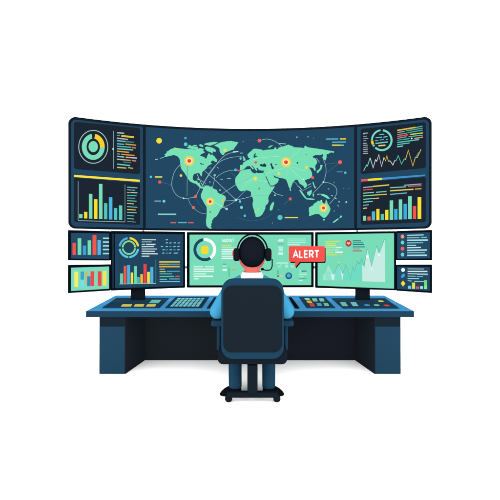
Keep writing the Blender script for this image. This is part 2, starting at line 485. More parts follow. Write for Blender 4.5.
# right column
draw('chart_card', [(rquad([(360.6, 129), (425.8, 122), (425.8, 168), (360.6, 174.3)], 2.4), PANEL),
                    (rquad([(360.6, 182.2), (425.8, 177), (425.8, 222.3), (360.6, 224.9)], 2.4), PANEL)], s_right, BB)
draw('header_bar', [([(361.2, 179.4), (367.8, 178.9), (367.8, 181), (361.2, 181.5)], RED), ([(367.8, 178.9), (382, 177.8), (382, 179.9), (367.8, 181)], YEL), ([(382, 177.8), (425, 174.6), (425, 176.1), (382, 179.9)], '#3f93cc')], s_right, BB + .0012)
draw('ring_chart', [(seg(381.8, 140.3, 10.7, 10.9, 2.0, 6, 222, 60), '#74dcc8'), (seg(381.8, 140.3, 10.7, 10.9, 2.0, 232, 244, 60), '#6fd0c0'), (seg(381.8, 140.3, 10.9, 11.1, 2.4, 246, 268, 60), '#f3cf2c'),
                    (seg(381.8, 140.3, 10.7, 10.9, 1.7, 270, 352, 60), '#7be0d0')] +
     txt(Z(355, 118, .08, [(305, 206, 365, 205, '#63c3cd'), (258, 246, 338, 240, '#6cd0d6'), (355, 241, 405, 232, '#76cfc0'), (250, 284, 290, 282, TEAL), (310, 276, 362, 269, '#4bb0b8'), (385, 269, 410, 266, '#56c2bb'),
                           (255, 319, 410, 300, '#78d6c6', 1.3), (292, 348, 380, 341, '#e8cc80', 1.5)]), 1.05), s_right, BB + .0006)
draw('text_block', txt(Z(355, 118, .08, [(100, 192, 160, 189, PALE), (105, 203, 118, 203, GREY), (105, 231, 148, 227, GREY), (105, 258, 165, 255, '#9aa8b0'), (105, 285, 140, 283, GREY), (100, 318, 145, 316, '#b9c9cc'), (100, 342, 160, 340, '#a9bcc2'),
                                         (105, 368, 160, 366, GREY), (100, 393, 160, 391, '#c2d0d2'), (105, 418, 158, 416, '#a9bcc2'), (100, 443, 162, 441, '#c0ccd0')]), .8), s_right, BB + .0006)
draw('text_block', txt(Z(388, 115, .1, [(92, 155, 275, 125, '#e6c63f', 1.5), (278, 126, 345, 112, TEAL), (95, 176, 165, 165, GREY), (178, 160, 345, 133, '#4fb6b0'), (92, 197, 190, 182, '#7a9ca5'), (195, 178, 345, 153, '#4fb6b0'), (92, 216, 202, 198, '#e6534b', 1.4),
                                        (218, 196, 348, 180, '#d9d057', 1.3), (92, 235, 185, 218, '#8aa0a8'), (205, 217, 345, 203, '#54c0b6'), (92, 255, 140, 246, '#4aa39e'), (145, 246, 215, 236, TEAL), (262, 236, 348, 222, '#d0a27c', 1.3), (92, 276, 312, 246, '#59c6bd', 1.3),
                                        (92, 297, 215, 280, '#63ccc0'), (90, 319, 150, 311, '#7cdcd6', 1.2)]), 1.05) + [(ell(411.6, 138.5, .8), WHITE)], s_right, BB + .0006)
def zz(lst, x0=345, y0=110, s=.19): return [(x0 + a * s, y0 + b * s) for a, b in lst]
draw('line_chart', [(line(zz([(98, 320), (113, 290), (118, 295), (132, 252)]), .65), '#7fe0cd'),
                    (line(zz([(132, 252), (148, 305), (160, 262), (167, 270), (178, 235), (192, 297), (205, 250)]), .65), '#dfe6e6'),
                    (line(zz([(205, 250), (214, 268), (220, 240), (228, 270)]), .65), '#d9c24c'),
                    (line(zz([(228, 270), (237, 268), (252, 290), (262, 265)]), .65), '#cfd9d8'),
                    (line(zz([(262, 265), (268, 268), (280, 240), (297, 285), (312, 257), (318, 262)]), .65), '#56c7b8'),
                    (line(zz([(318, 262), (333, 212), (357, 295), (370, 250), (380, 250), (400, 207)]), .7), '#dcc557'),
                    (line(zz([(364, 262), (380, 236), (388, 222)]), .5), '#4fb6b0')], s_right, BB + .0006)
draw('text_block', txt(Z(345, 165, .19, [(95, 119, 145, 114, '#9fc0c8'), (147, 113, 232, 105, '#e0d65a', 1.3), (95, 132, 146, 127, '#e25650'), (95, 149, 152, 144, '#7fd4bd'), (163, 144, 218, 139, '#71d3c0'), (95, 163, 160, 158, '#9bd49d'), (160, 158, 220, 154, '#dccd54'),
                                         (95, 181, 150, 176, '#6fd2bc'), (150, 177, 178, 174, '#dcc568'), (95, 196, 146, 191, '#7fd6c6'), (95, 213, 125, 209, '#7ab9c8'), (95, 229, 116, 226, '#ded794'),
                                         (310, 107, 402, 100, '#7cc3de'), (237, 120, 320, 115, '#88cdb4'), (332, 113, 402, 109, '#e25650'), (237, 136, 360, 128, '#e3d560', 1.3), (368, 127, 402, 125, '#dcc84c'), (237, 155, 325, 147, '#6fc0d6')]), 1.1), s_right, BB + .0006)
draw('bar_chart', bars(345, 165, .19, [(95, 111, 268, MINT), (118, 135, 272, RED), (141, 158, 245, '#4fb9cf'), (165, 181, 232, YEL), (188, 205, 258, '#58c2b8'), (211, 228, 237, YEL), (235, 253, 187, MINT), (259, 276, 232, '#3fb0e4'), (283, 301, 182, MINT), (308, 326, 205, '#3fa9e8'), (332, 351, 165, MINT), (357, 374, 217, RED), (382, 401, 170, '#fbe03a')], 293, 283, 95, 401), s_right, BB + .0006)

# world map
def pts(s): 
    v = [float(t) for t in s.replace(',', ' ').split()]; return list(zip(v[::2], v[1::2]))
land = [pts(t) for t in (
 # north america
 "164.5,154.5 166.8,153 166.4,151.9 169,150.6 170.2,149.4 173,148.4 176,148 186,149.1 190,149 195,149.5 200,148.2 204,149 203,151 205,152.2 204,153 201.5,154 200,155.8 204,157 206,159 206.8,157.6 207.5,155.5 209,153 210.5,155 212.5,154.5 213.6,156 214.6,156.5 215.5,158 216.8,159.2 217.2,162 215,161.8 213,160.4 211.3,161.2 210.7,162.6 212.2,164 210,164.6 207.5,166.5 206.6,168.4 204.5,170 202.2,172.2 202.2,174.2 201.6,176.6 200.4,175.3 199.8,173.7 198,173 195.8,173.6 194.3,173.8 193,176 192.6,179 194.4,181 196.6,180.8 198,179 199.2,179.2 198.4,181.6 199.6,183.2 200.4,185.4 201.6,186.6 203.2,187.2 203.8,188.4 202.4,188.6 200.2,188.2 198.2,186 196,183.9 193,183 189.8,181.2 187.5,178 184.5,173 182,170 180.6,167 180.2,162 179.5,158.7 177.4,156.2 174,155 170,155.9 165,157.1 164.2,156.6 165.4,155.6",
 "205,147.4 207,146.6 209,147 212.5,147.8 215,149.2 216,150.5 215.4,152 213,151.5 212.4,153.6 210,152 207.5,151.2 205.6,149.6",
 "186.8,147.8 189,146.3 192,146 195,146.8 198,146.8 197.6,149 194,149.1 190,148.6",
 "192.5,145.4 195,145 197,145.2 196.4,146.2 193.4,146.1", "198.8,145 201,144.2 203.4,145.9 203,147.2 200.2,146.4", "187.6,146.2 189.6,144.9 191,145.4 189.6,146.4",
 "203.8,144.2 206,143.2 209,142.6 214,142 218,142.2 216,143.6 213,144.7 210,145.9 207.4,145.2 205,144.9",
 # greenland
 "214,145.5 217,144.2 219.5,142.8 222,142.2 226,141.4 231,141.1 234,141.6 238.5,142.4 237.2,144 236.4,145.6 234.6,147.6 234,149.4 231.4,150.2 229,151.2 226.6,152 225,152.8 223.6,155.2 222,154.8 220.8,153.4 219.5,151.2 219.6,149 218.2,147.4 216,146.4",
 # south america
 "203.5,188 204.2,186.6 205.5,185.9 208.5,185.5 209.6,186.6 211.6,186.6 213,188 214,189 216.6,189.8 217.4,191 217.6,192.6 219.5,193.6 221.5,194.4 224,195.4 225.7,196.8 225.9,199 224.6,201 223.9,203.4 223.3,206.5 221.8,208.4 220.2,209.4 219.2,212 217.8,214.4 216.2,216.6 213.6,218 213,219.6 211.8,220.8 212.2,222.4 211,224.2 211.6,225.6 210.6,226.6 211.6,228 211.8,228.7 209.6,228.5 207.8,227.4 206.4,225.6 206,221 206.5,217 206.8,212 206.6,207 205,204.6 203.8,202.6 202.4,200 200.9,197.2 200.9,194.4 202.2,191.6",
 # africa
 "235,181 235.5,178 237,175.8 238.7,173.8 240,171.6 241.6,170.6 245,169.7 250.5,169 251,170.8 252.4,172.4 255,173.7 256.2,172.6 258.6,173.2 261,173 263.6,172.9 264.6,175.2 266,177.8 267.6,181.2 269,184.6 270.2,186.4 272.4,186.6 274.8,186 274,188 272.4,190.4 270.4,193.4 268.8,195.8 268.2,198.4 268.7,201.4 267.6,203.8 265.4,205.8 265.4,208.4 264,211.4 262,214.8 259.4,216.6 255.8,217 255,213.6 254.2,210.6 253,207.4 252.5,203.8 253.2,200.4 252.6,197.6 251,195.6 251,192 249.4,191 247.2,190.3 244,190.8 241.2,191.4 239,190.2 237,187 235.6,184.2",
 "271.8,203.2 273.6,201.7 274.1,202.8 273.6,205.4 272.4,209.6 270.6,210.9 269.7,209.6 270.2,206",
 # eurasia
 "240,170 240,165.2 242.9,164.6 243.2,162.8 246.5,160.6 249,159.6 250,158.6 248,157.2 247.4,154.6 249.6,152.4 251.6,150.8 253,149.2 255.4,148.7 259,149.2 262,149.8 264,150.8 264.6,150 270,149.6 274,149.2 274.6,147.6 276,147.4 276.4,149 278,149.2 278.2,148 280,147.3 284,146.2 286.6,145.3 288.4,144.7 290.4,145.6 293,146.4 293.8,147.3 300,147.6 304.4,148.1 304.2,147 305.3,145.7 306.6,146.6 308.4,147.5 315,148.4 322,149.4 328,150.5 334,151.4 333.8,152.9 331,152.4 328.6,153.8 326.4,154.5 326.6,157 325.7,160.5 323.8,159.6 322.2,157.6 323.4,155.4 322.6,154.2 320,155.3 317.6,155.1 315,155.2 312.6,156.6 313.2,157.8 315.2,158.2 317,161 316.9,163.6 315.4,165.2 315.2,167 315.8,170.2 314.6,171 313.2,168.4 311.4,167.6 309,167.6 310.4,169.6 311.8,172.4 312.2,175 311.4,177.2 309.4,178.7 306.6,179.5 304.6,180.6 306,182.6 307.2,185 306,187.6 304.6,188 303.2,185.8 301.5,184.8 299.6,183.6 298.6,181.6 297.4,179.8 295.6,179.6 293,182.2 291.6,185.8 290.5,189 289.6,188.6 288.6,186.4 287.4,182.6 286.2,179.8 284,178.6 282,178.3 279.6,177.9 277.4,177.2 275,176.2 273.2,175 274.6,177.6 276.8,178 278.9,179.2 278,182 276,184 273,185.6 270,185.5 269,183.4 267.2,180.2 265.2,176.6 264.4,174 263.5,172.6 263.7,170.6 261.4,170.6 259,170 257.4,167.8 256.2,168.4 257.4,169.6 256.6,171 255.2,169.6 254.4,168.2 252.4,166 251,165.2 252.2,167.2 253.8,168.6 252.9,169.6 251,167.4 249.4,166 247.2,166.2 245.2,168 243.6,169.6 241.2,170.4",
 "243,155.9 244.2,157.2 245.6,159.4 245.2,160.7 242.8,160.6 243.6,159 242.6,157.4",
 "268,148.1 269,146.4 271,145.5 273.2,145.3 271.4,146.6 270,147.6", 
 # asia islands
 "316.4,172.2 317.2,170.6 319.2,169.4 320.4,167.4 320,165 322.6,165.2 321.8,168.2 320.6,170.2 319,171.6 318,173.4",
 "299,189.8 301,190.4 303,193.2 305,196 306.8,198.3 311,198.4 315,199 314,199.9 309,199.6 306.2,199.3 303,196 301,193",
 "307,192 309,191.3 311.4,189.6 311.8,191.4 311.2,194 309.4,196 307.4,194.6", "312.6,194 314.2,193.8 313.8,196 312.9,197.4",
 "312.4,181.8 313.8,182.4 314.2,184.8 316.2,188.2 314.8,188.4 313.4,185.6", "320,193.8 324,194.2 327,195.4 328.8,197.2 330,199 327.4,198.6 324.4,196.8 321.6,195.6",
 "289.7,189 291,189.2 291,190.9 289.8,190.6",
 # australia
 "309,207.6 311,206.4 313,205.4 314.2,203.4 316.6,202.2 318,200.6 319.4,201 321.8,199.9 322.2,201.8 323.6,203.6 325,203.6 325.6,201.4 326.2,199.4 327,201.4 327.6,203.6 329.2,205.8 330.4,208.6 330,211 328.4,214 326.4,216.6 324.8,218 322.6,217.4 320.4,215.4 318.8,213.9 315,214.1 312,215.2 309,216.3 309.3,213.4 308.8,210.4",
 "322.6,219 325,219 323.9,221.1", "332.6,222.2 336,219.6 338.2,218.2 338.8,219 336,221.4 333.6,222.9", "339.4,217.6 341,215 342,216.9 340.4,218")]
draw('world_map', [(p, LAND) for p in land] + [
    (pts("253.4,157.6 253.8,154.8 255.6,152.8 255.8,154.2 255,155.6 258.2,156 256,157.1 254.6,157.8"), NAVY),
    (pts("259.5,165.2 261,163.8 262.6,164.6 264.4,163.2 266.6,165.4 265.6,167 262,166.6 260.6,166.2"), '#1d3c52'),
    (pts("270,164 272,163.1 272.2,165.4 274,168 273,169.6 271.6,168.6 271,166"), '#1d3c52'),
    (ell(276, 164.5, .7), '#1d3c52'), (ell(297.4, 163, .9), '#1e5563'), (ell(306.2, 154.8, .6), '#3f9f86'),
    (pts("199.8,163.6 201,162.8 202,164.2 204,163.6 204.2,164.4 201.4,164.8"), '#1f4a55'),
    (pts("265.4,176.6 266.2,176.4 269.8,184.2 269.4,185"), '#1d3c52'),
    (pts("197,180.2 199.4,180 199,183 197.6,182.4"), '#1e4a58')], s_map, BB)
G1 = '#8fb9c0'; G2 = '#4d7488'; LG = '#a5eccf'
arcs = [
 (bez((181.5, 163.5), (175, 171), (172, 181), (172.4, 188), (176.5, 195), (183.5, 198.4), (190, 198), (195.3, 196.7), (198, 192), (200.6, 187)), .5, G1),
 ([(161, 182.4), (166, 183.4), (171.6, 185.6)], .35, G2),
 ([(187.3, 165), (187.3, 178), (187, 196)], .6, '#5f9a9d'),
 (bez((188.5, 199), (190, 203.5), (193.4, 207.6), (198, 211.5), (203, 213.6), (207, 213)), .45, '#6fb0ac'),
 ([(204.4, 170.6), (214.6, 179.6), (225.4, 190), (236, 200)], .5, G1),
 (bez((202, 186), (207, 178), (214, 168), (221, 159), (228, 154), (236, 152.2)), .55, G1),
 (bez((203, 184), (211, 171), (220, 161.8), (231, 157.6), (241.5, 156.8)), .5, G1),
 (bez((216, 177.8), (222, 173.4), (229, 170.8), (235, 170.2)), .5, '#7fb5b8'),
 ([(214.6, 175.5), (214.5, 179.8), (212.6, 187), (211.4, 195)], .45, G1),
 (bez((224, 200.9), (230, 200.8), (236, 200), (244, 198.4), (256, 195.6), (268, 195.4)), .5, G1),
 ([(220.5, 195), (236, 184.6), (250, 178.4)], .5, G1),
 (bez((224, 207), (230, 204.4), (236, 200.2), (241, 195), (246, 190)), .5, '#77a4b2'),
 ([(214.6, 202.4), (221, 206), (226.7, 209)], .5, '#b7ead6'),
 ([(197, 174), (199.6, 180), (203, 186.4), (207.2, 195.6)], .45, '#9fd9c8'),
 (bez((259.6, 140.8), (266, 139.2), (272, 140.3), (278, 143.4), (283, 148)), .5, '#8fc0c4'),
 ([(285.5, 167.4), (277, 170.2), (266, 174)], .4, LG), ([(288, 166.6), (296, 174), (303, 180)], .45, LG), ([(290.4, 163.6), (298, 164.4)], .4, LG),
 ([(290, 166), (299, 169.4), (306, 171)], .4, LG), ([(287, 168), (287, 176)], .35, LG), (bez((252, 160), (262, 157.8), (279, 156.4)), .4, LG), ([(291, 158), (300, 150)], .35, LG),
 (bez((323, 158.6), (325.4, 165), (326, 172), (324.8, 178), (323.4, 182.4)), .5, G1),
 ([(323.4, 182.2), (318, 188.4), (312.6, 193.6)], .5, G1), (bez((323.4, 182.2), (330, 183.4), (335.4, 187), (336.8, 192.4), (334.4, 198), (329.4, 204)), .5, G1),
 ([(326.4, 164.2), (340, 162.6)], .3, G2), ([(326.4, 173), (340, 162.6)], .3, G2),
 (bez((237, 217), (246, 220.2), (255, 220.6), (264, 218.4), (272, 214)), .4, '#37637d'), (bez((196, 198), (200, 205), (206, 210)), .4, '#37637d'),
 (bez((272.4, 191), (277, 194.2), (283, 195.6)), .5, '#88cfc4'), ([(284, 204.6), (289.4, 199.8)], .35, G2),
 (bez((292.6, 181.6), (296, 183.4), (298, 187)), .4, G1), (bez((302, 191), (307, 188.4), (311.6, 186)), .4, G1),
 ([(200.8, 183.8), (204.6, 185.4), (208, 186)], .4, G1), ([(206, 183.6), (197, 178)], .4, '#9fc9c4'), ([(253, 179), (244, 183)], .35, LG), ([(268, 182), (258, 180)], .35, LG),
 (bez((240.8, 190.4), (244, 186.6), (252, 180)), .35, LG), ([(231, 172.6), (236, 177)], .35, G2), (bez((240, 143.6), (248, 139.6), (257, 140.6)), .3, '#2f5a74')]
draw('connection_lines', [(line(p, w_), c_) for p, w_, c_ in arcs], s_map, BB + .006)
hot = []
for x, y, r in ((189.3, 161.1, 5.0), (210.2, 201.7, 4.1), (286, 162.4, 5.1), (323.4, 208, 4.2)):
    hot += [(ell(x, y, r), '#d6dd62'), (ell(x, y, r * .86), '#f3d453'), (ell(x, y, r * .62), '#fbe9b4'), (ell(x, y, r * .38), '#ee4433')]
for i in range(0, len(hot), 4): draw('alert_marker', hot[i:i + 4], s_map, BB + .010)
dots = [(159.2, 141, 2.8, YEL), (185.5, 138.3, 1.2, '#4fb5cf'), (185.7, 144.5, 1.8, '#55cfe0'), (159.8, 182.2, 1.6, RED), (151, 177, 1.2, '#5cc7e6'), (195.4, 196.6, 1.5, '#f0665a'), (193.4, 207.6, 1.5, '#f0665a'),
        (214.7, 175.3, 1.1, '#7fd0dd'), (210, 182.2, .9, '#5f8ba0'), (240, 201.6, 1.2, '#6bcbe2'), (241.5, 207.5, 1.5, '#63dcd2'), (244.8, 215.8, 1.2, '#58c2dd'), (226.7, 209, 1.2, '#a9dbe0'), (236, 200, 1.3, '#b7ebe0'), (220, 190.2, 1, '#5fb0c6'),
        (280, 217.5, 2.5, '#55c6cc'), (290.2, 199, 1.5, '#e8645f'), (259.4, 140.9, 1.8, '#f0665e'), (255.7, 162.6, 1.4, '#ee5b4c'), (235.5, 170.1, 1.4, '#50bcdc'), (255.2, 178.9, 2.4, '#b7e07c'), (255.2, 178.7, 1.6, '#e9e46a'),
        (278.8, 173.6, 1.7, '#c9e27c'), (306.3, 167.6, 1.5, '#e9de52'), (312.6, 177.8, 1.4, '#ee5b56'), (340, 162.4, 1.9, '#f4645f'), (345.2, 172.9, 1.2, '#5cc0d6'), (210.3, 212, .9, '#8d7a42'), (259.3, 188.7, 1.0, '#8d8a5a'),
        (181, 175.7, 1.3, '#e0d552'), (223.3, 200.9, 1.3, '#f0c05a'), (296.8, 137.6, .9, '#6fa9bd'), (307.8, 137, .9, '#4f8ba3'), (313.5, 138.5, .6, '#47809a'), (243.2, 141.8, .6, '#5f8fa3'),
        (339, 201.8, .8, '#7fb5c0'), (346.2, 202.2, .9, '#9fd5dc'), (334, 211, .6, '#5fa5b0'), (328.5, 189, .9, '#4f93ab'), (334, 182.6, .8, '#3f8595'), (278.5, 209.8, .7, '#3f7f96'), (272.4, 223, .6, '#4f8ba3'), (343.6, 188.4, .5, '#4f8ba3'), (348.6, 188.6, .5, '#4f8ba3'),
        (164, 201.3, 1.4, '#6fcfe6'), (323.4, 182.2, .9, '#c9eee6'), (183.6, 198.4, .8, '#c9eee6'), (240.6, 158.8, 1.1, '#7fd8dd'), (225.1, 150.8, 1.8, '#d8e468'), (274.8, 195.4, .9, '#7fd8c6'), (321.6, 200.6, .4, WHITE), (303.6, 179.6, .5, WHITE)]
draw_each('map_marker', [(ell(x, y, r, n=20), c_) for x, y, r, c_ in dots], s_map, BB + .014)
draw_each('map_dash', txt([(155, 177.1, 162.3, 177.1, '#c9cb62', 1.8), (154.6, 201.2, 161.2, 201.2, '#6f9fb5', 1.4), (158, 214.3, 176.3, 214.3, '#86d8d8', 1.4), (170.6, 222.6, 176.3, 222.6, '#c2685e', 1.5), (178.2, 222.6, 186.9, 222.6, '#63b3c6', 1.3), (188.2, 222.6, 193.6, 222.6, '#d35d5c', 1.5),
                       (284.6, 217.6, 298, 217.6, '#e3dc55', 1.4), (326, 139.4, 338, 139.3, '#5fc3d9', 1.2), (339.8, 139.3, 346, 139.3, '#dcc93e', 1.5), (332, 142.5, 346, 142.3, '#5fc3d9', 1.2), (332, 145.5, 340, 145.5, '#e3d453', 1.5), (340, 145.5, 343.6, 145.5, '#a9d9c0', 1.2),
                       (336.6, 172, 342.6, 172, '#5f8ba3', 1.1), (237, 170.6, 241, 170.9, '#d9625a', 1.5), (233, 152.2, 238.4, 151.8, '#c4ece2', 1.2), (240, 153.4, 243, 153.4, '#7fb5c6', .9), (220.4, 179.6, 223, 179.5, '#7fa5b5', .9), (227, 178.8, 231, 178.4, '#8fb5c0', .9),
                       (174, 148.1, 178.6, 149.2, '#d9e070', .8), (155.2, 159.9, 158, 159.4, '#9fcfc9', .9), (160, 158.7, 164, 157.6, '#6fc9a9', .8), (279, 143.8, 286, 144.3, '#c4ece2', .6), (298.6, 186.4, 301.6, 190, '#b8ece0', .9), (316.4, 158.4, 319.4, 162.6, '#c4dfe4', .7),
                       (217, 167.2, 218.6, 168.6, '#8fc3d0', .9), (209, 168.2, 211, 168.2, '#6fa5b5', .7), (317, 194.6, 319.6, 194.2, '#9fc9d0', .9), (331, 195.4, 333, 196.2, '#9fc9d0', .8), (334.6, 197.8, 336.4, 199, '#cfeaea', .9), (337.4, 205.2, 338.8, 206.4, '#8fc9d0', .9),
                       (254.4, 212.6, 256.2, 211, '#c4e07c', .9), (257.4, 209.6, 260, 208, '#c4e07c', .9), (304.6, 171, 305.2, 169.6, '#a9d98a', 1.2), (243, 174.8, 244.6, 175.4, '#c4e08c', .7), (251.4, 166.8, 253, 168.6, '#e8fbf4', .6), (307.4, 185.6, 311, 183.8, '#c4e6e0', .6)]), s_map, BB + .0175)
# stand of the big display: two posts hidden behind the monitor necks and a rail that carries the wall
bm = bmesh.new()
for px in (137.6, 362.9):
    x = S(px, 200).x
    box(bm, x - .012, x + .012, arc(px) + .27, arc(px) + .295, ZT + .0005, 2.3, .003, 1)
    box(bm, x - .03, x + .03, arc(px) + .052, arc(px) + .2705, 2.1, 2.16)
    box(bm, x - .03, x + .03, arc(px) + .135, arc(px) + .2705, 1.34, 1.40)
link('support_post', bm, paint('#ffffff', 3.0, grain=0.0), big)
def pbar(x0, x1, y0, y1, off0, off1):
    return sheet([([(x0, y0), (x1, y0), (x1, y1), (x0, y1)], 0)], S, off0, thick=off1)
link('mounting_rail', pbar(72, 428, 266.8, 269.4, -.10, .03), paint('#ffffff', 3.0, grain=0.0), big)

# ---- lower row
def lt(px): return 232.6 - 2.2 * (abs(px - 250) / 182.0) ** 2
# left main
t1, s1 = mm('desk_monitor', 'wide navy monitor on a black stand showing ring and bar charts, left of the person',
            [(110.84, lt(110.4)), (184.9, 232.2), (184.9, 287.5), (110.84, 290.4)], [(114.9, 233.8), (183.2, 234.3), (183.2, 285.9), (114.9, 288.3)], '#21455f')
link('side_trim', sheet([([(112.2, 233.8), (113.9, 233.8), (113.9, 288.3), (112.2, 288.3)], 0)], S, .001, thick=.0005), paint('#1f3547'), t1)
o_ = (110, 225, .16)
draw('ring_chart', [(seg(128.9, 247.6, 10.3, 10.5, 2.1, a, b, 50), c_) for a, b, c_ in ((5, 82, '#f0d83c'), (98, 178, '#5fc8dc'), (184, 262, '#5fc8dc'), (278, 352, '#4fb0dc'))] +
     [(seg(128.9, 247.6, 7.0, 7.2, 1.6, 0, 88, 50), '#9fe07a'), (seg(128.9, 247.6, 7.0, 7.2, 1.6, 96, 262, 50), '#7fdcae'), (seg(128.9, 247.6, 7.0, 7.2, 1.6, 272, 360, 50), '#8fe08a')], s1, B)
draw('text_block', txt(Z(*o_, [(198, 91, 288, 92, '#b4cdd4'), (198, 105, 260, 105, '#7f9fad'), (198, 121, 220, 121, '#a8d4d8'), (226, 121, 284, 121, '#dbe7ea'), (198, 135, 275, 134, PALE), (198, 150, 294, 150, '#a9c4cf'), (198, 164, 280, 165, '#c4d8de'), (198, 179, 298, 180, '#d8e6e8'), (198, 195, 246, 195, '#c0d4da')]), 1.3), s1, B)
grid = []
for y, xs in ((93, (355,)), (112, (355, 378, 405, 430)), (135, (325, 355, 378, 403, 428)), (155, (335, 355, 380, 403, 428)), (176, (333, 355, 375, 405, 417))):
    for i, x in enumerate(xs):
        grid.append((x - 7, y + (1 if i % 2 else 0), x + 7, y - 1, '#7fcfe0' if (x + y) % 3 else '#4f9ab8'))
draw('dot_matrix', txt(Z(*o_, grid), 1.0), s1, B)
draw('bar_chart', bars(*o_, [(63, 82, 303, '#6fd0a9'), (86, 103, 255, RED), (107, 125, 250, '#4fb0e0'), (130, 145, 297, '#f4e83f'), (150, 168, 257, '#72d8ad'), (170, 186, 325, '#4fbcae'), (190, 206, 307, '#f0b93a'), (210, 228, 245, '#ee4450'), (232, 249, 293, '#ece447'), (252, 271, 263, '#4fb4e0')], 366) +
     [(line([(119, 284), (156, 283.4)], .6), '#8fd0b0'), (line([(155.9, 259.5), (155.9, 283)], .6), '#5a8298'), (line([(117, 260), (117, 284)], .4), '#36607a')], s1, B)
draw('text_block', txt(Z(*o_, [(308, 230, 436, 230, '#d6c34e', 1.7), (308, 245, 370, 245, '#c4b452'), (370, 245, 436, 245, '#54aac0'), (308, 260, 436, 260, '#dcb94c', 1.5), (310, 276, 342, 276, '#8fb5c0'), (310, 291, 348, 291, '#dcc76c'), (355, 290, 436, 289, '#4fa6c8'), (310, 305, 388, 305, '#58b8ae'),
                               (310, 322, 400, 321, '#5fc39c', 1.3), (408, 321, 435, 320, '#d9605a'), (310, 339, 356, 339, '#6fc5c8'), (370, 337, 436, 337, '#5fb5c8'), (310, 353, 436, 353, '#6fc0dc', 1.2)]), 1.1), s1, B)
# centre
t2, s2 = mm('desk_monitor', 'wide mint green monitor straight ahead of the person, behind the head',
            [(187, 232.5), (313.6, 232.5), (313.6, 287.2), (187, 287.4)], [(189.6, 234.7), (311.2, 234.7), (311.2, 285.1), (189.6, 285.3)], MINT)
draw('ring_chart', [(seg(204.8, 249.6, 11.4, 11.6, 3.0, -4, 146, 60), WHITE), (seg(204.8, 249.6, 11.4, 11.6, 3.0, 146, 350, 60), '#1f4a62'), (rrect(200.9, 245.8, 208.5, 254, 2.8), '#f5dc2e')], s2, B)
def strokes(word, x, y, w_, h_, sp, sw):
    """hand-set block capitals; (x, y) is the top left corner"""
    G = {'A': [[(0, 1), (.5, 0), (1, 1)], [(.2, .68), (.8, .68)]], 'L': [[(0.08, 0), (0.08, 1), (.9, 1)]], 'E': [[(.92, 0), (.08, 0), (.08, 1), (.92, 1)], [(.08, .5), (.84, .5)]],
         'R': [[(.08, 1), (.08, 0), (.65, 0), (.9, .14), (.9, .4), (.65, .54), (.27, .54)], [(.5, .54), (.95, 1)]], 'T': [[(0, 0), (1, 0)], [(.5, 0), (.5, 1)]],
         'U': [[(.05, 0), (.05, .75), (.3, 1), (.7, 1), (.95, .75), (.95, 0)]], 'D': [[(.05, 0), (.05, 1), (.6, 1), (.95, .7), (.95, .3), (.6, 0), (.05, 0)]], 'I': [[(.5, 0), (.5, 1)]],
         'S': [[(.95, .12), (.7, 0), (.25, 0), (.05, .2), (.25, .46), (.75, .54), (.95, .8), (.75, 1), (.25, 1), (.05, .88)]]}
    out = []
    for ch in word:
        cw = w_ * (.35 if ch == 'I' else (1.12 if ch == 'A' else (.86 if ch in 'EL' else 1)))
        for k, st in enumerate(G[ch]): out.append(line([(x + a * cw, y + b * h_) for a, b in st], sw))
        x += cw + sp
    return out
draw('lettering', [(p, '#e6fff6') for p in strokes('AUDIST', 221.8, 239.0, 1.75, 2.9, .55, .62)], s2, B)
draw('text_block', txt(Z(180, 225, .14, [(297, 147, 366, 147, '#d9e25c', 1.3), (297, 160, 395, 160, '#b4e9dc', 1.0), (297, 175, 397, 175, '#e2fbf2'), (297, 188, 397, 188, '#dffaf0'), (297, 201, 397, 201, '#d4f5ea'), (297, 212, 397, 212, '#bfeee0'), (297, 225, 397, 225, '#d4f5ea'), (297, 238, 397, 238, '#eafdf7')]), 1.25), s2, B)
draw('indicator_block', txt([(223, 264.1, 226.3, 264.1, '#4aa596', 1.1), (222.6, 266, 226.2, 266, '#b5f0dd', 1.5), (222.5, 269.9, 227, 269.9, '#e9fdf2', 1.9), (231.2, 265, 236, 265, '#a4cf86', 1), (231.4, 267.6, 235, 267.6, '#a9d39a', 1), (231.4, 269.6, 235.4, 269.6, '#8cb47e', .8), (231.4, 271.4, 235, 271.4, '#a9d08a', .8)])
     + [([(228.2, 267.5), (230, 267.5), (230, 276.5), (228.2, 276.5)], '#5cccb4')], s2, B)
draw('text_block', txt(Z(180, 225, .14, [(97, 298, 166, 298, '#ccf5e6'), (180, 298, 243, 298, '#ccf5e6'), (97, 315, 243, 315, '#e2fbf3'), (97, 331, 243, 331, '#e2fbf3'), (97, 349, 187, 349, '#d2f6ea'), (97, 366, 236, 366, '#eafdf8'), (100, 384, 133, 384, '#dcfaf0')]), 1.35), s2, B)
draw_each('status_icon', txt(Z(270, 232, .1, [(76, 88, 88, 88, '#f2cfc4', 1.6), (90, 84, 106, 84, '#e8fbf5', 2.6), (114, 84, 134, 84, '#d8f8ee', 2.6), (76, 118, 136, 118, '#66ccc0', 2.2), (80, 152, 130, 152, '#c9f3e6', 1.2), (86, 176, 130, 176, '#bdf0e2', 3.2), (80, 215, 130, 215, '#c9f5ea', 3.0),
                                        (65, 310, 180, 310, '#aef0de', 1.7), (78, 345, 106, 345, '#a8eedc', 1.8), (150, 340, 180, 340, '#a8eedc', 3.4), (100, 325, 118, 325, '#9ce8d4', 1.6), (208, 344, 240, 344, '#a8eedc', 2.2),
                                        (72, 390, 88, 390, '#3a8a86', 1.0), (72, 411, 88, 411, '#3a8a86', 1.0), (70, 440, 92, 440, '#4f7f78', 1.7), (95, 440, 128, 440, '#d5c79a', 2.0)])), s2, B)
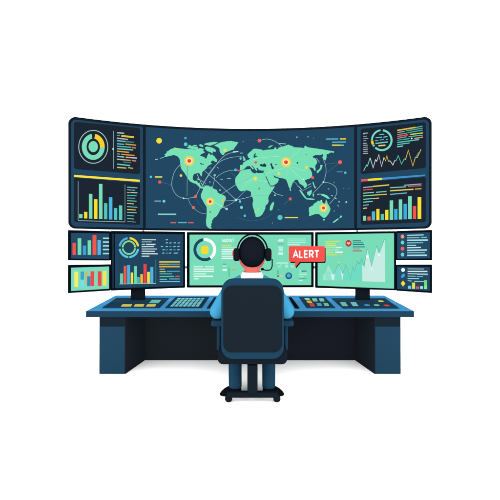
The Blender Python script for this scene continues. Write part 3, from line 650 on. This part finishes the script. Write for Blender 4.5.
draw('text_block', txt(Z(270, 232, .1, [(175, 70, 355, 70, '#a4ead6'), (175, 83, 355, 83, '#9fe8d3'), (175, 104, 355, 104, '#b6efe0', 1.5), (175, 126, 300, 126, '#c4f3e6', 1.4),
                                        (290, 388, 312, 388, '#c2f2e4'), (314, 391, 365, 391, '#3f7f92', 1.3), (290, 408, 365, 408, '#9fe6d4'), (290, 424, 365, 424, '#b8f0e0', 1.2), (290, 446, 335, 446, '#a8ead8'), (335, 452, 365, 452, '#86c5cf'), (290, 466, 365, 466, '#5fa5a5', .9), (290, 484, 325, 484, '#c8f5e8')]), 1.0), s2, B)
draw('dial', [(ell(288.7, 275.8, 3.4), '#1f5f86'), (ell(288.7, 275.5, 2.0), '#4fa9dd')], s2, B + .0006)
# right main
t3, s3 = mm('desk_monitor', 'mint green monitor on a black stand showing jagged area charts, right of the person',
            [(315.3, 232.6), (396.0, 231.6), (396.0, 290.2), (315.3, 287.6)], [(317.7, 234.6), (394, 233.2), (394, 288.6), (317.7, 285.7)], MINT)
draw('text_block', txt(Z(310, 225, .14, [(110, 118, 216, 117, '#c5e86a', 1.6), (110, 133, 182, 133, '#c2e87a', 1.4), (110, 147, 186, 147, '#c8ea7c', 1.5), (110, 161, 185, 161, '#b4e69a', 1.3), (185, 161, 230, 160, '#dbf9d8', 1.4), (112, 178, 150, 178, '#b9eb9a', 1.3), (158, 178, 208, 177, '#b0ebc0', 1.3),
                                         (112, 195, 168, 195, '#b6e88e', 1.6), (180, 194, 236, 194, '#dcf9e0', 1.7), (116, 212, 190, 212, '#bfe66e', 1.6), (192, 210, 236, 210, '#a6d79a', 1.3)])), s3, B)
draw('text_block', txt(Z(310, 225, .14, [(305, 113, 364, 113, '#1f6a76', 1.1), (305, 125, 380, 125, '#3fa294', 1.0), (305, 138, 386, 138, '#1f6672', 1.2), (305, 156, 391, 156, '#3d8b8a', 1.3), (305, 171, 357, 171, '#8f9a86', 1.0), (305, 185, 372, 185, '#a97e74', 1.5)])), s3, B)
draw('alert_icon', [(ell(348.5, 243.3, 3.1, 3.4), '#c2403b'), (pts("346.6,242.8 347.6,242.2 348.4,242.8 349.4,242.2 350.6,242.8 348.6,244.6"), '#f7dcd4')], s3, B)
A = lambda l, x0=310, y0=225, s=.14: [(x0 + a * s, y0 + b * s) for a, b in l]
draw('area_chart', [
    (A([(92, 395), (92, 358), (112, 338), (130, 285), (165, 352), (205, 278), (235, 350), (258, 300), (262, 395)]), '#9fe8d5'),
    (A([(130, 318), (150, 345), (158, 395), (112, 395), (108, 345)]), '#8fe3cf'), (A([(168, 352), (205, 285), (222, 345), (228, 395), (178, 395)]), '#80dfca'),
    (A([(148, 350), (166, 354), (178, 350), (168, 395), (158, 395)]), '#d2f5ea'), (A([(222, 330), (238, 352), (256, 310), (240, 380), (230, 392)]), '#d2f5ea'),
    (A([(232, 395), (240, 345), (255, 282), (290, 385), (305, 295), (318, 330), (340, 260), (355, 278), (372, 235), (380, 290), (380, 400)]), '#6fdcc3'),
    (A([(374, 402), (372, 280), (388, 305), (410, 178), (440, 298), (476, 158), (488, 205), (500, 190), (500, 405)]) , '#c6ece3'),
    ([(379.9, 281.7), (379.9, 251.6), (384.9, 239), (385.1, 282.2)], '#c6ece3'),
    (line(A([(168, 352), (205, 278), (235, 350), (255, 282), (290, 385), (305, 295), (318, 330), (340, 260), (355, 278), (368, 235), (386, 290)]), .45), '#4ba9a6'),
    (line(A([(386, 290), (408, 165), (440, 295), (478, 145)]) + [(379.7, 252.2), (384.6, 239)], .45), '#5aa9ab'),
    (ell(339, 262.2, .9), '#b6e88a'), (ell(342.4, 278, .8), '#cfe89a'), (ell(367.4, 256.6, 1.5), '#eefbf8'), (ell(379, 254.8, 1.2), '#eefbf8'), (ell(371.6, 269, 1.1), '#e2f8ea')], s3, B)
# necks
for t_, a, b, d in ((t1, 130.6, 144.8, 0), (t3, 355.7, 370, 0)):
    xm = (a + b) / 2; D = 5.235
    x0 = (a - 250) / F * D; x1 = (b - 250) / F * D
    bm = bmesh.new(); box(bm, x0, x1, D, D + .03, ZT + .0006, 0.985, .002, 1)
    nk = link('neck', bm, paint('#161c24', 1.5), t_)
    ym = arc(xm)
    bm = bmesh.new(); box(bm, x0 + .03, x1 - .03, D + .0305, ym + .075, .91, .97, .002, 1)
    link('tilt_bracket', bm, paint('#161c24'), nk)
# small ones
g = 'small side monitors'
t4, s4 = mm('small_monitor', 'small navy monitor with red, mint and blue bars, upper one at the far left', [(68, 230.5), (110.3, 231.6), (110.3, 260.4), (68, 260.3)], [(70.9, 232.9), (109, 233.5), (109, 258.9), (70.9, 258.5)], '#254b68')
draw('bar_chart', bars(60, 225, .14, [(90, 113, 128, RED), (126, 152, 95, '#78dcb4'), (163, 187, 147, '#3f9fd8'), (198, 222, 110, '#78dcb4'), (233, 260, 72, '#f4564c'), (268, 292, 107, '#57b6e2')], 213), s4, B)
draw('text_block', txt(Z(60, 225, .14, [(307, y, 350, y, '#a5e0dc') for y in (95, 122, 149, 175, 204)]), 1.6), s4, B)
t5, s5 = mm('small_monitor', 'small mint green monitor with thick yellow and red bars, lower one at the far left', [(68, 265.6), (110.3, 264.9), (110.3, 290.3), (68, 293)], [(71, 267.7), (109, 266.5), (109, 288.7), (71, 291)], '#7ddcc0')
draw('bar_chart', [([(60 + a * .14, 225 + t * .14), (60 + b * .14, 225 + t * .14), (60 + b * .14, 225 + e * .14), (60 + a * .14, 225 + e * .14)], c_) for a, b, t, e, c_ in
                   ((103, 130, 333, 442, '#f7ef66'), (147, 172, 332, 390, '#3fa2cc'), (147, 172, 390, 442, '#6fe3ea'), (178, 200, 335, 428, '#c4c26a'), (193, 218, 366, 437, '#2f8fcc'), (218, 245, 330, 437, '#ee4a48'), (270, 297, 330, 435, '#e84c4c'), (305, 332, 328, 432, '#f5e84c'))], s5, B)
t6, s6 = mm('small_monitor', 'small navy monitor with a column of coloured dots, upper one at the far right', [(396.54, 231.4), (432, 230.3), (432, 260.2), (396.54, 260.3)], [(397.2, 233.1), (430, 232.3), (430, 258.4), (397.2, 258.7)], '#244a67')
o6 = (396, 228, .08)
draw_each('status_dot', [(ell(396 + 81 * .08, 228 + y * .08, 1.75, 1.95), c_) for y, c_ in ((107, '#f49a72'), (181, '#66d8cc'), (258, '#f2655b'), (332, '#6fcbd0'))], s6, B)
draw('text_block', txt(Z(*o6, [(140, 93, 345, 86, '#a9d8dc'), (140, 123, 293, 120, '#86bcc8'), (310, 118, 388, 117, '#5fd0cc'), (140, 154, 396, 151, '#b4e2e2', 1.6), (140, 186, 340, 182, '#6fc0c8'), (140, 217, 252, 216, '#9fdbe0'), (140, 247, 310, 243, '#c9f0ea'), (140, 280, 385, 275, '#b4e2e6', 1.6), (140, 310, 362, 307, '#86c0cc'), (140, 342, 388, 340, '#a9e6ea', 1.6)]), 1.25), s6, B)
t7, s7 = mm('small_monitor', 'small navy monitor with a white dot and yellow diamond, lower one at the far right', [(396.54, 265.4), (432, 265.1), (432, 292.9), (396.54, 290.5)], [(397.2, 266.6), (430, 267), (430, 291), (397.2, 289)], '#244763')
o7 = (396, 262, .08)
draw_each('status_shape', [(ell(403, 269.9, 1.9), '#f4fafa'), (pts("400.9,276.2 403,273.4 404.8,274.4 405,276 402.4,278 401.2,277.6"), '#3f9fd8'), (pts("403,280.5 405.3,283.4 403,286.6 400.8,283.4"), '#f7dd35')], s7, B)
draw('text_block', txt(Z(*o7, [(145, 85, 350, 88, '#8fb5c0'), (145, 117, 392, 118, '#d5eeee', 1.3), (145, 146, 260, 148, '#b4d5da'), (260, 150, 397, 154, '#a9ccd2', 1.5), (145, 176, 245, 178, '#7fbcae'), (258, 180, 335, 181, '#4fc3cc'), (145, 207, 288, 208, '#8fe0e6', 1.2), (145, 232, 195, 238, '#8fb5b8'), (228, 241, 350, 243, '#9fc8c0')]), 1.15), s7, B)
draw('bar_chart', bars(*o7, [(149, 187, 297, '#6fd3e0'), (200, 238, 257, '#d9e05c'), (252, 287, 305, '#dd5c68'), (301, 336, 303, '#a9ebd2'), (351, 388, 228, '#6fe07c')], 335), s7, B + .0006)
draw('bar_highlight', [([(424.1, 286), (427, 286), (427, 289), (424.1, 289)], '#86f09c')], s7, B + .0012)

# ---- red alert sign clipped in front of the gap between two monitors
DA = 5.235
def Q(px, py, off=0.0):
    v = P(px, py, DA); v.y -= off; return v
sign = thing('alert_sign', 'red speech-bubble sign reading ALERT in white, in front of two monitors', 'sign', tuple(Q(307, 262)))
bubble = rrect(289.0, 246.2, 324.7, 261.8, 1.3)
def bub(dx, dy):
    b = []
    for p in rrect(289.0, 246.2, 324.7, 261.8, 1.3): b.append((p[0] + dx, p[1] + dy))
    # insert the tail on the lower edge
    out = []
    for i, p in enumerate(b):
        out.append(p)
        q_ = b[(i + 1) % len(b)]
        if p[1] > 261.7 + dy and q_[1] > 261.7 + dy and p[0] - q_[0] > 10:
            out += [(299.8 + dx, 261.8 + dy), (295.2 + dx, 267.4 + dy), (295.0 + dx, 261.8 + dy)]
    return out
link('drop_shadow_plate', sheet([(bub(1.1, 1.2), 0)], Q, -.012, thick=.02, strip=0), paint('#0d151e'), sign)  # dark offset copy of the bubble, its drop shadow built as a plate
link('face_plate', sheet([(bub(0, 0), 0)], Q, 0.006, thick=.0175, strip=0), paint('#f5524b', 1.3), sign)
let = strokes('ALERT', 293.3, 250.7, 4.1, 6.7, 1.4, 1.4)
link('lettering', sheet([(p, 0) for p in let], Q, .0075, thick=.001, strip=0, step=1.5e-4), paint('#ffffff', 1.3), sign)
bm = bmesh.new(); p0 = Q(313.8, 252); box(bm, p0.x - .03, p0.x + .03, DA + .035, 5.3, p0.z - .04, p0.z + .03)
link('mounting_clip', bm, paint('#0d151e'), sign)

# ================================================================== office chair
CX = 0.0245
chair = thing('office_chair', 'high-backed navy office chair with dark back pad, seen from behind', 'chair', (CX, 3.95, 0))
def rr(x0, z0, x1, z1, rt, rb=None, n=8):
    rb = rt if rb is None else rb; o = []
    for cx_, cz_, a, r in ((x1 - rt, z1 - rt, 0, rt), (x0 + rt, z1 - rt, 90, rt), (x0 + rb, z0 + rb, 180, rb), (x1 - rb, z0 + rb, 270, rb)):
        for i in range(n + 1):
            t = math.radians(a + 90 * i / n); o.append((cx_ + r * math.cos(t), cz_ + r * math.sin(t)))
    return o
def zz_(py, D): return ZC - (py - HZ) / F * D
Db = 3.72
W = 31.3 / F * Db
bk = link('backrest', slab(rr(CX - W, zz_(359, Db), CX + W, zz_(279.3, Db), .112, .11), Db, Db + .07, .004), paint('#224861'), chair, False)
W2 = 29.1 / F * Db
link('back_pad', slab(rr(CX - W2, zz_(352, Db), CX + W2, zz_(285.7, Db), .085, .075), Db - .014, Db - .0005, .005), paint('#1e2832'), bk)
sD = 3.80
W3 = 35.0 / F * sD
link('seat', slab(rr(CX - W3, zz_(365, sD), CX + W3, zz_(349, sD), .05, .055), sD, 4.38, .02), paint('#1d2630'), chair)
ZB, ZS = .47, .60
for s in (-1, 1):
    a = bmesh.new(); xs_ = sorted((CX + s * .300, CX + s * .418))
    box(a, xs_[0], xs_[1], 3.93, 4.17, .735, .793, .022, 4)
    arm = link('armrest', a, paint('#24465d', 1.2), chair)
    b = bmesh.new(); xs_ = sorted((CX + s * .325, CX + s * .366)); box(b, xs_[0], xs_[1], 4.0, 4.05, .47, .745, .018, 3)
    b2 = sorted((CX + s * .30, CX + s * .345)); box(b, b2[0], b2[1], 4.005, 4.045, .475, .515)
    link('armrest_post', b, paint('#24465d', 1.15), arm)
bm = bmesh.new(); box(bm, CX - .051, CX + .051, 3.86, 3.94, .085, zz_(364, 3.9), .006, 2)
st = link('column', bm, paint('#1d2731'), chair)
bm = bmesh.new(); box(bm, CX - .09, CX + .09, 3.84, 4.2, .395, .4095)
link('seat_plate', bm, paint('#1d2731'), chair)
bm = bmesh.new()
box(bm, CX - .255, CX + .255, 3.868, 3.932, .046, .100, .012, 3)
box(bm, CX - .03, CX + .03, 3.93, 4.2, .050, .092, .006, 2)
base = link('base_bar', bm, paint('#1d2731'), chair)
for x, y in ((CX - .237, 3.895), (CX + .243, 3.895), (CX, 4.19)):
    bm = bmesh.new()
    r_, rz_ = (.036, .0345) if y < 4 else (.026, .026)
    if y < 4:
        cone(bm, (x, y - .014, rz_), (x, y + .03, rz_), r_, r_, 28)
    else:
        cone(bm, (x, y - .012, rz_), (x, y + .02, rz_), r_, r_, 24)
    link('caster', bm, paint('#1d2731'), base, False)

# ================================================================== seated person
SKIN = '#f4746b'; HAIR = '#191e28'; SHIRT = '#4db3e4'; TROU = '#1c3d54'; SHOE = '#161b21'
X = CX - .004
per = thing('person', 'person seated facing the screens in light blue shirt with white collar, seen from behind', 'person', (X, 4.05, 0))
bm = bmesh.new()
# head, jaw, nose, ears, neck
ball(bm, (X, 4.085, 1.470), .130, .155, .160, n=40)
ball(bm, (X, 4.100, 1.405), .136, .130, .122, n=32)
limb(bm, [(X, 4.06, 1.36, .080), (X, 4.05, 1.18, .078)])
cone(bm, (X, 4.235, 1.485), (X, 4.262, 1.425), .012, .024); ball(bm, (X, 4.258, 1.425), .026)
ball(bm, (X, 4.215, 1.375), .045, .022, .016)          # lips
for s in (-1, 1):
    ball(bm, (X + s * .052, 4.218, 1.512), .040, .02, .012)   # brow
    ball(bm, (X + s * .168, 4.075, 1.462), .043, .022, .046)
# torso core, arms, hands
limb(bm, [(X, 4.06, 1.14, .10), (X, 4.06, .75, .13)])
hand_spec = []
for s in (-1, 1):
    limb(bm, [(X + s * .20, 4.05, 1.10, .07), (X + s * .345, 4.02, .875, .052), (X + s * .235, 4.50, .838, .038), (X + s * .215, 4.60, .822, .030)])
    limb(bm, [(X + s * .10, 4.08, .66, .09), (X + s * .16, 4.40, .61, .062), (X + s * .188, 4.47, .575, .055), (X + s * .186, 4.30, .36, .048), (X + s * .1745, 4.095, .10, .032), (X + s * .1745, 4.085, .045, .028)])
    hx, hy, hz = X + s * .205, 4.665, .780
    ball(bm, (hx, hy, hz), .052, .064, .024, n=24)
    for k in range(4):
        fx = hx + (k - 1.5) * .0262; L = ((.034, .044, .047, .042) if s < 0 else (.042, .047, .044, .034))[k]
        sp = (k - 1.5) * .12
        a0 = Vector((fx, hy + .048, hz + .004)); a1 = a0 + Vector((sp * .03, L, .006)); a2 = a1 + Vector((sp * .02, L * .7, -.012)); a3 = a2 + Vector((0, L * .4, -.010))
        limb(bm, [(*a0, .0122), (*a1, .0114), (*a2, .0105), (*a3, .0092)])
    t0 = Vector((hx - s * .044, hy - .012, hz)); t1_ = t0 + Vector((-s * .030, .030, -.006)); t2_ = t1_ + Vector((-s * .010, .034, -.006))
    limb(bm, [(*t0, .016), (*t1_, .0135), (*t2_, .011)])
body = link('body', fuse(bm, .0062, 5), paint(SKIN, 1.4), per, True)
# face details
for s in (-1, 1):
    bm = bmesh.new(); ball(bm, (X + s * .052, 4.222, 1.485), .020, .012, .012, n=16)
    e = link('eye', bm, paint('#ffffff'), per, True)
    bm = bmesh.new(); ball(bm, (X + s * .052, 4.2325, 1.485), .008, .004, .008, n=12)
    link('iris', bm, paint('#20242c'), e, True)
# hair: cap that leaves the face open
bm = bmesh.new()
vs = ball(bm, (X + .002, 4.058, 1.4775), .1395, .188, .164, n=64)
for v in vs:
    d = v.co - Vector((X, 4.045, 1.478))
    if v.co.y > 4.12:
        hl = 1.562 - .5 * max(0, abs(d.x) - .07)
        if v.co.z < hl:
            k = min(1, (v.co.y - 4.12) / .02); v.co.y = v.co.y * (1 - k) + 4.12 * k
link('hair', bm, paint(HAIR), per, True)
# collar
bm = bmesh.new()
n = 48; prof = [(.086, 1.272), (.093, 1.277), (.101, 1.272), (.122, 1.232), (.128, 1.215), (.130, 1.17), (.086, 1.17)]
rings = []
for i in range(n):
    a = 2 * PI * i / n; g_ = max(0, math.sin(a)) ** 8
    rings.append([bm.verts.new((X + r * math.cos(a) * 1.0, 4.055 + r * math.sin(a) * .95, z - g_ * .03 * (1 if z > 1.23 else 0))) for r, z in prof])
for i in range(n):
    a, b = rings[i], rings[(i + 1) % n]
    for k in range(len(prof)): bm.faces.new((a[k], b[k], b[(k + 1) % len(prof)], a[(k + 1) % len(prof)]))
bmesh.ops.recalc_face_normals(bm, faces=bm.faces)
link('shirt_collar', bm, paint('#ffffff', 1.5), per, True)
# shirt
bm = bmesh.new()
limb(bm, [(X - .205, 4.06, 1.085, .092), (X - .11, 4.06, 1.142, .099), (X, 4.06, 1.137, .112), (X + .11, 4.06, 1.142, .099), (X + .205, 4.06, 1.085, .092)])
limb(bm, [(X, 4.055, 1.14, .115), (X, 4.055, 1.08, .16), (X, 4.05, .70, .15)])
ball(bm, (X, 4.05, .93), .25, .145, .26); ball(bm, (X, 4.05, .74), .22, .15, .14)
for s in (-1, 1):
    limb(bm, [(X + s * .214, 4.05, 1.088, .092), (X + s * .352, 4.015, .876, .083)])
    limb(bm, [(X + s * .352, 4.015, .876, .083), (X + s * .238, 4.50, .842, .058), (X + s * .230, 4.535, .836, .056)])
link('shirt', fuse(bm, .011, 6), paint(SHIRT, 1.1), per, True)
for s in (-1, 1):
    bm = bmesh.new(); cone(bm, (X + s * .2305, 4.53, .836), (X + s * .223, 4.572, .829), .060, .056, 28)
    link('cuff', bm, paint('#5fbdea'), per, False)
# trousers
for s in (-1, 1):
    bm = bmesh.new()
    limb(bm, [(X + s * .10, 4.08, .66, .125), (X + s * .16, 4.40, .61, .092), (X + s * .188, 4.47, .575, .082), (X + s * .186, 4.30, .36, .0735), (X + s * .1745, 4.085, .10, .068), (X + s * .1745, 4.07, .02, .067)])
    if s < 0: ball(bm, (X, 4.06, .66), .17, .13, .115)
    link('trouser_leg', fuse(bm, .009, 4, cut=[((0, 0, .074), (0, 0, -1))]), paint(TROU, 1.85), per, True)
# shoes, toes turned well out
for s in (-1, 1):
    bm = bmesh.new(); o3 = Vector((X + s * .112, 4.075, 0)); d = Vector((s * .99, -.10, 0)).normalized(); nn = Vector((-d.y, d.x, 0))
    prof = [(0, .040, .066), (.012, .052, .078), (.05, .056, .084), (.10, .056, .083), (.14, .054, .073), (.175, .048, .054), (.205, .034, .030), (.222, .014, .010)]
    rg = []
    for t, hw, hh in prof:
        ring = []
        for k in range(16):
            a = 2 * PI * k / 16
            x_ = hw * math.copysign(abs(math.cos(a)) ** .6, math.cos(a)); z_ = .002 + (hh * (math.sin(a)) ** .6 if math.sin(a) > 0 else 0)
            if math.sin(a) < 0: z_ = .002; x_ *= 1.0
            ring.append(bm.verts.new(o3 + d * t + nn * x_ + Vector((0, 0, z_ + .0001 * k))))
        rg.append(ring)
    for a_, b_ in zip(rg, rg[1:]):
        for k in range(16): bm.faces.new((a_[k], a_[(k + 1) % 16], b_[(k + 1) % 16], b_[k]))
    bm.faces.new(rg[0]); bm.faces.new(rg[-1][::-1]); bmesh.ops.recalc_face_normals(bm, faces=bm.faces)
    link('shoe', bm, paint(SHOE), per, True)

# ================================================================== headset
hs = thing('headset', 'black headset with padded ear cups and a thin microphone boom, worn on the head', 'headset', (X, 4.02, 1.64))
HXc = X + .004
def arch(rx, rz, zc, y, a0=4, a1=176, n=40):
    return [(HXc + rx * math.cos(math.radians(a0 + (a1 - a0) * i / n)), y, zc + rz * math.sin(math.radians(a0 + (a1 - a0) * i / n))) for i in range(n + 1)]
bm = bmesh.new(); tube(bm, arch(.1545, .178, 1.487, 3.985), .0085, 12)
hb = link('headband', bm, paint('#10151c'), hs, True)
bm = bmesh.new(); tube(bm, arch(.1445, .167, 1.487, 3.985, 14, 166), .0042, 10)
link('headband_light_line', bm, paint('#a5dccb'), hb, True)  # pale tube stands in for the bright line between headband and hair
for s in (-1, 1):
    xm = HXc + s * .1615
    a = bmesh.new(); box(a, xm - .0325, xm + .0325, 3.945, 4.045, 1.393, 1.523, .026, 5)
    link('ear_cup', a, paint('#191e28'), hs)
bm = bmesh.new()
bp = bez((0, 0), (1, 0), n=2)
path3 = [(272.1, 259, 4.0), (272.2, 264, 4.01), (271.9, 267, 4.04), (270.4, 269.6, 4.08), (267.6, 270.3, 4.13), (264, 269.9, 4.18), (262, 269.2, 4.20)]
pp = []
for i in range(len(path3) - 1):
    for k in range(6):
        t = k / 6; pa = [Vector(path3[max(0, i - 1)]), Vector(path3[i]), Vector(path3[i + 1]), Vector(path3[min(len(path3) - 1, i + 2)])]
        v = 0.5 * ((2 * pa[1]) + (-pa[0] + pa[2]) * t + (2 * pa[0] - 5 * pa[1] + 4 * pa[2] - pa[3]) * t * t + (-pa[0] + 3 * pa[1] - 3 * pa[2] + pa[3]) * t ** 3)
        pp.append(P(*v))
pp.append(P(*path3[-1]))
tube(bm, pp, .0058, 10)
mb = link('microphone_boom', bm, paint('#10151c'), hs, True)
bm = bmesh.new(); c_ = P(262.4, 269.2, 4.20); ball(bm, c_, .019, .014, .014)
link('microphone', bm, paint('#10151c'), mb, True)
